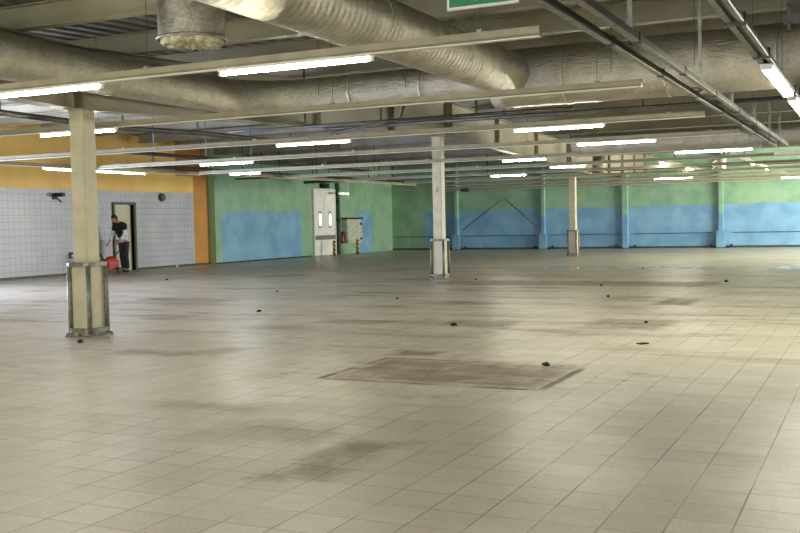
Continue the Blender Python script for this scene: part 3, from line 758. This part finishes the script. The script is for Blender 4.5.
rad = [(.12,.09),(.11,.08),(.13,.09),.06,.05, .09,.06,.045,.04, .09,.06,.045,.04, .055,.045,.032,.026, .055,.045,.032,.026]
rad = [tuple(x*PS for x in r_) if isinstance(r_, tuple) else r_*PS for r_ in rad]
# hands: palm plus five finger chains, part of the same body graph
def hand(base, sx):
    i0 = len(body_v); pc = body_v[base]+J(0, -.05, -.035); body_v.append(pc); body_e.append((base, i0)); rad.append((.034*PS, .018*PS))
    for k in range(4):
        off = (k-1.5)*.02; a = len(body_v)
        body_v.append(pc+J(off, -.045, -.03)); body_v.append(pc+J(off, -.062, -.06)); body_v.append(pc+J(off*.9, -.055, -.084+.004*abs(k-1)))
        body_e.extend([(i0, a), (a, a+1), (a+1, a+2)]); rad.extend([.009*PS, .008*PS, .007*PS])
    a = len(body_v); body_v.append(pc+J(-sx*.036, -.005, -.012)); body_v.append(pc+J(-sx*.042, -.035, -.04))
    body_e.extend([(i0, a), (a, a+1)]); rad.extend([.01*PS, .008*PS])
hand(16, 1); hand(20, -1)
bd = bake(skin('body', SKIN, pr, [tuple(v) for v in body_v], body_e, rad))
# head with face, joined into the body mesh
b = MB(); b.bm.from_mesh(bd.data)
hc = J(0, -.36, 1.67); tilt = Matrix.Rotation(R(48), 3, 'X')
def ell(c, r3):
    g = bmesh.ops.create_icosphere(b.bm, subdivisions=3, radius=1)
    for v in g['verts']:
        p = Vector((v.co.x*r3[0], v.co.y*r3[1], v.co.z*r3[2]))
        if r3[2] > .1 and p.z < 0: p.x *= 1-.25*(-p.z/r3[2]); p.y *= 1-.12*(-p.z/r3[2])
        v.co = hc+tilt@((p+Vector(c))*PS)
ell((0,0,0), (.076,.095,.118)); ell((0,-.098,-.015), (.013,.022,.028)); ell((0,-.085,-.06), (.026,.012,.007))
for s_ in (-1, 1): ell((s_*.031,-.082,.012), (.015,.01,.009)); ell((s_*.078,.01,-.005), (.009,.02,.032))
for f in b.bm.faces: f.smooth = True
me = bpy.data.meshes.new('body'); b.bm.to_mesh(me); b.bm.free(); me.materials.append(SKIN); bd.data = me
b = MB(); g = bmesh.ops.create_icosphere(b.bm, subdivisions=3, radius=1)
for v in g['verts']:
    p = Vector((v.co.x*.086, v.co.y*.106, v.co.z*.124)); k = 1+random.uniform(-.02, .03)
    if p.y < -.04 and p.z < .06: p.y = -.05; p.z = max(p.z, .0)
    p.z = max(p.z, -.09); v.co = hc+tilt@((p*k+Vector((0, .012, .012)))*PS)
b.build('hair', HAIR, pr, smooth=True)
tv = [J(0,.02,1.05), J(.095,.02,.9), J(.11,-.03,.5), J(.11,.04,.09), J(-.095,.04,.9), J(-.11,.06,.5), J(-.11,.12,.09)]
bake(skin('trousers', TROUS, pr, [tuple(v) for v in tv], [(0,1),(1,2),(2,3),(0,4),(4,5),(5,6)], [(.165*PS,.14*PS), .115*PS, .085*PS, .075*PS, .115*PS, .085*PS, .075*PS]))
sv = [J(0,.05,.84), J(0,0.01,1.1), J(0,-.09,1.4), J(0,-.19,1.53), J(.19,-.13,1.44), J(.25,-.2,1.18), J(.22,-.36,1.02), J(-.19,-.13,1.44), J(-.25,-.18,1.18), J(-.2,-.34,1.0)]
bake(skin('shirt', SHIRT, pr, [tuple(v) for v in sv], [(0,1),(1,2),(2,3),(2,4),(4,5),(5,6),(2,7),(7,8),(8,9)], [(.165*PS,.135*PS),(.155*PS,.13*PS),(.165*PS,.12*PS),.075*PS,.075*PS,.06*PS,.045*PS,.075*PS,.06*PS,.045*PS]))
vv = [J(0,-.03,1.04), J(0,-.05,1.22), J(0,-.12,1.42), J(0,-.2,1.53), J(.17,-.13,1.45), J(.23,-.18,1.28), J(-.17,-.13,1.45), J(-.23,-.17,1.28)]
bake(skin('vest', VEST, pr, [tuple(v) for v in vv], [(0,1),(1,2),(2,3),(2,4),(4,5),(2,6),(6,7)], [(.175*PS,.13*PS),(.175*PS,.14*PS),(.185*PS,.135*PS),.095*PS,.1*PS,.08*PS,.1*PS,.08*PS]))
for s_, y_ in ((1, -.03), (-1, .05)):
    b = MB(); b.ball(J(s_*.11, y_, .05), .1*PS, (.55, 1.45, .5), 3)
    for v in b.bm.verts: v.co.z = max(v.co.z, .0)
    b.build('shoe', BLACK, pr)
r_ = thing('cleaning_machine', 'red floor machine with dark handle standing left of the person', 'machine', (-22.1, 24.6, 0))
MB().box(-.2, .2, -.28, .28, .14, .46).bevel(.05, 3).build('body', RED, r_)
MB().ball((0, .08, .46), .17, (1, 1.1, .6), 3).build('motor_cover', RED, r_)
MB().box(-.24, .24, -.34, .34, .05, .14).bevel(.02).build('skirt', BLACK, r_)
for s_ in (-1, 1): MB().tube([(s_*.25-.03*s_, .2, .1), (s_*.25+.03*s_, .2, .1)], .1, 18).build('wheel', BLACK, r_)
MB().tube([(.1, -.25, .35), (.1, -.5, .62), (.1, -.55, .64), (-.1, -.55, .64), (-.1, -.5, .62), (-.1, -.25, .35)], .022, 8).build('handle', BLACK, r_)
MB().tube([(0, .2, .5), (.05, .45, .75), (.1, .5, .95)], .02, 8).build('hose', BLACK, r_)

# ---------------------------------------------------------------- to real metres
for o in list(SC.objects):
    if o.parent is None and o is not camo:
        o.location = o.location*S; o.scale = o.scale*S
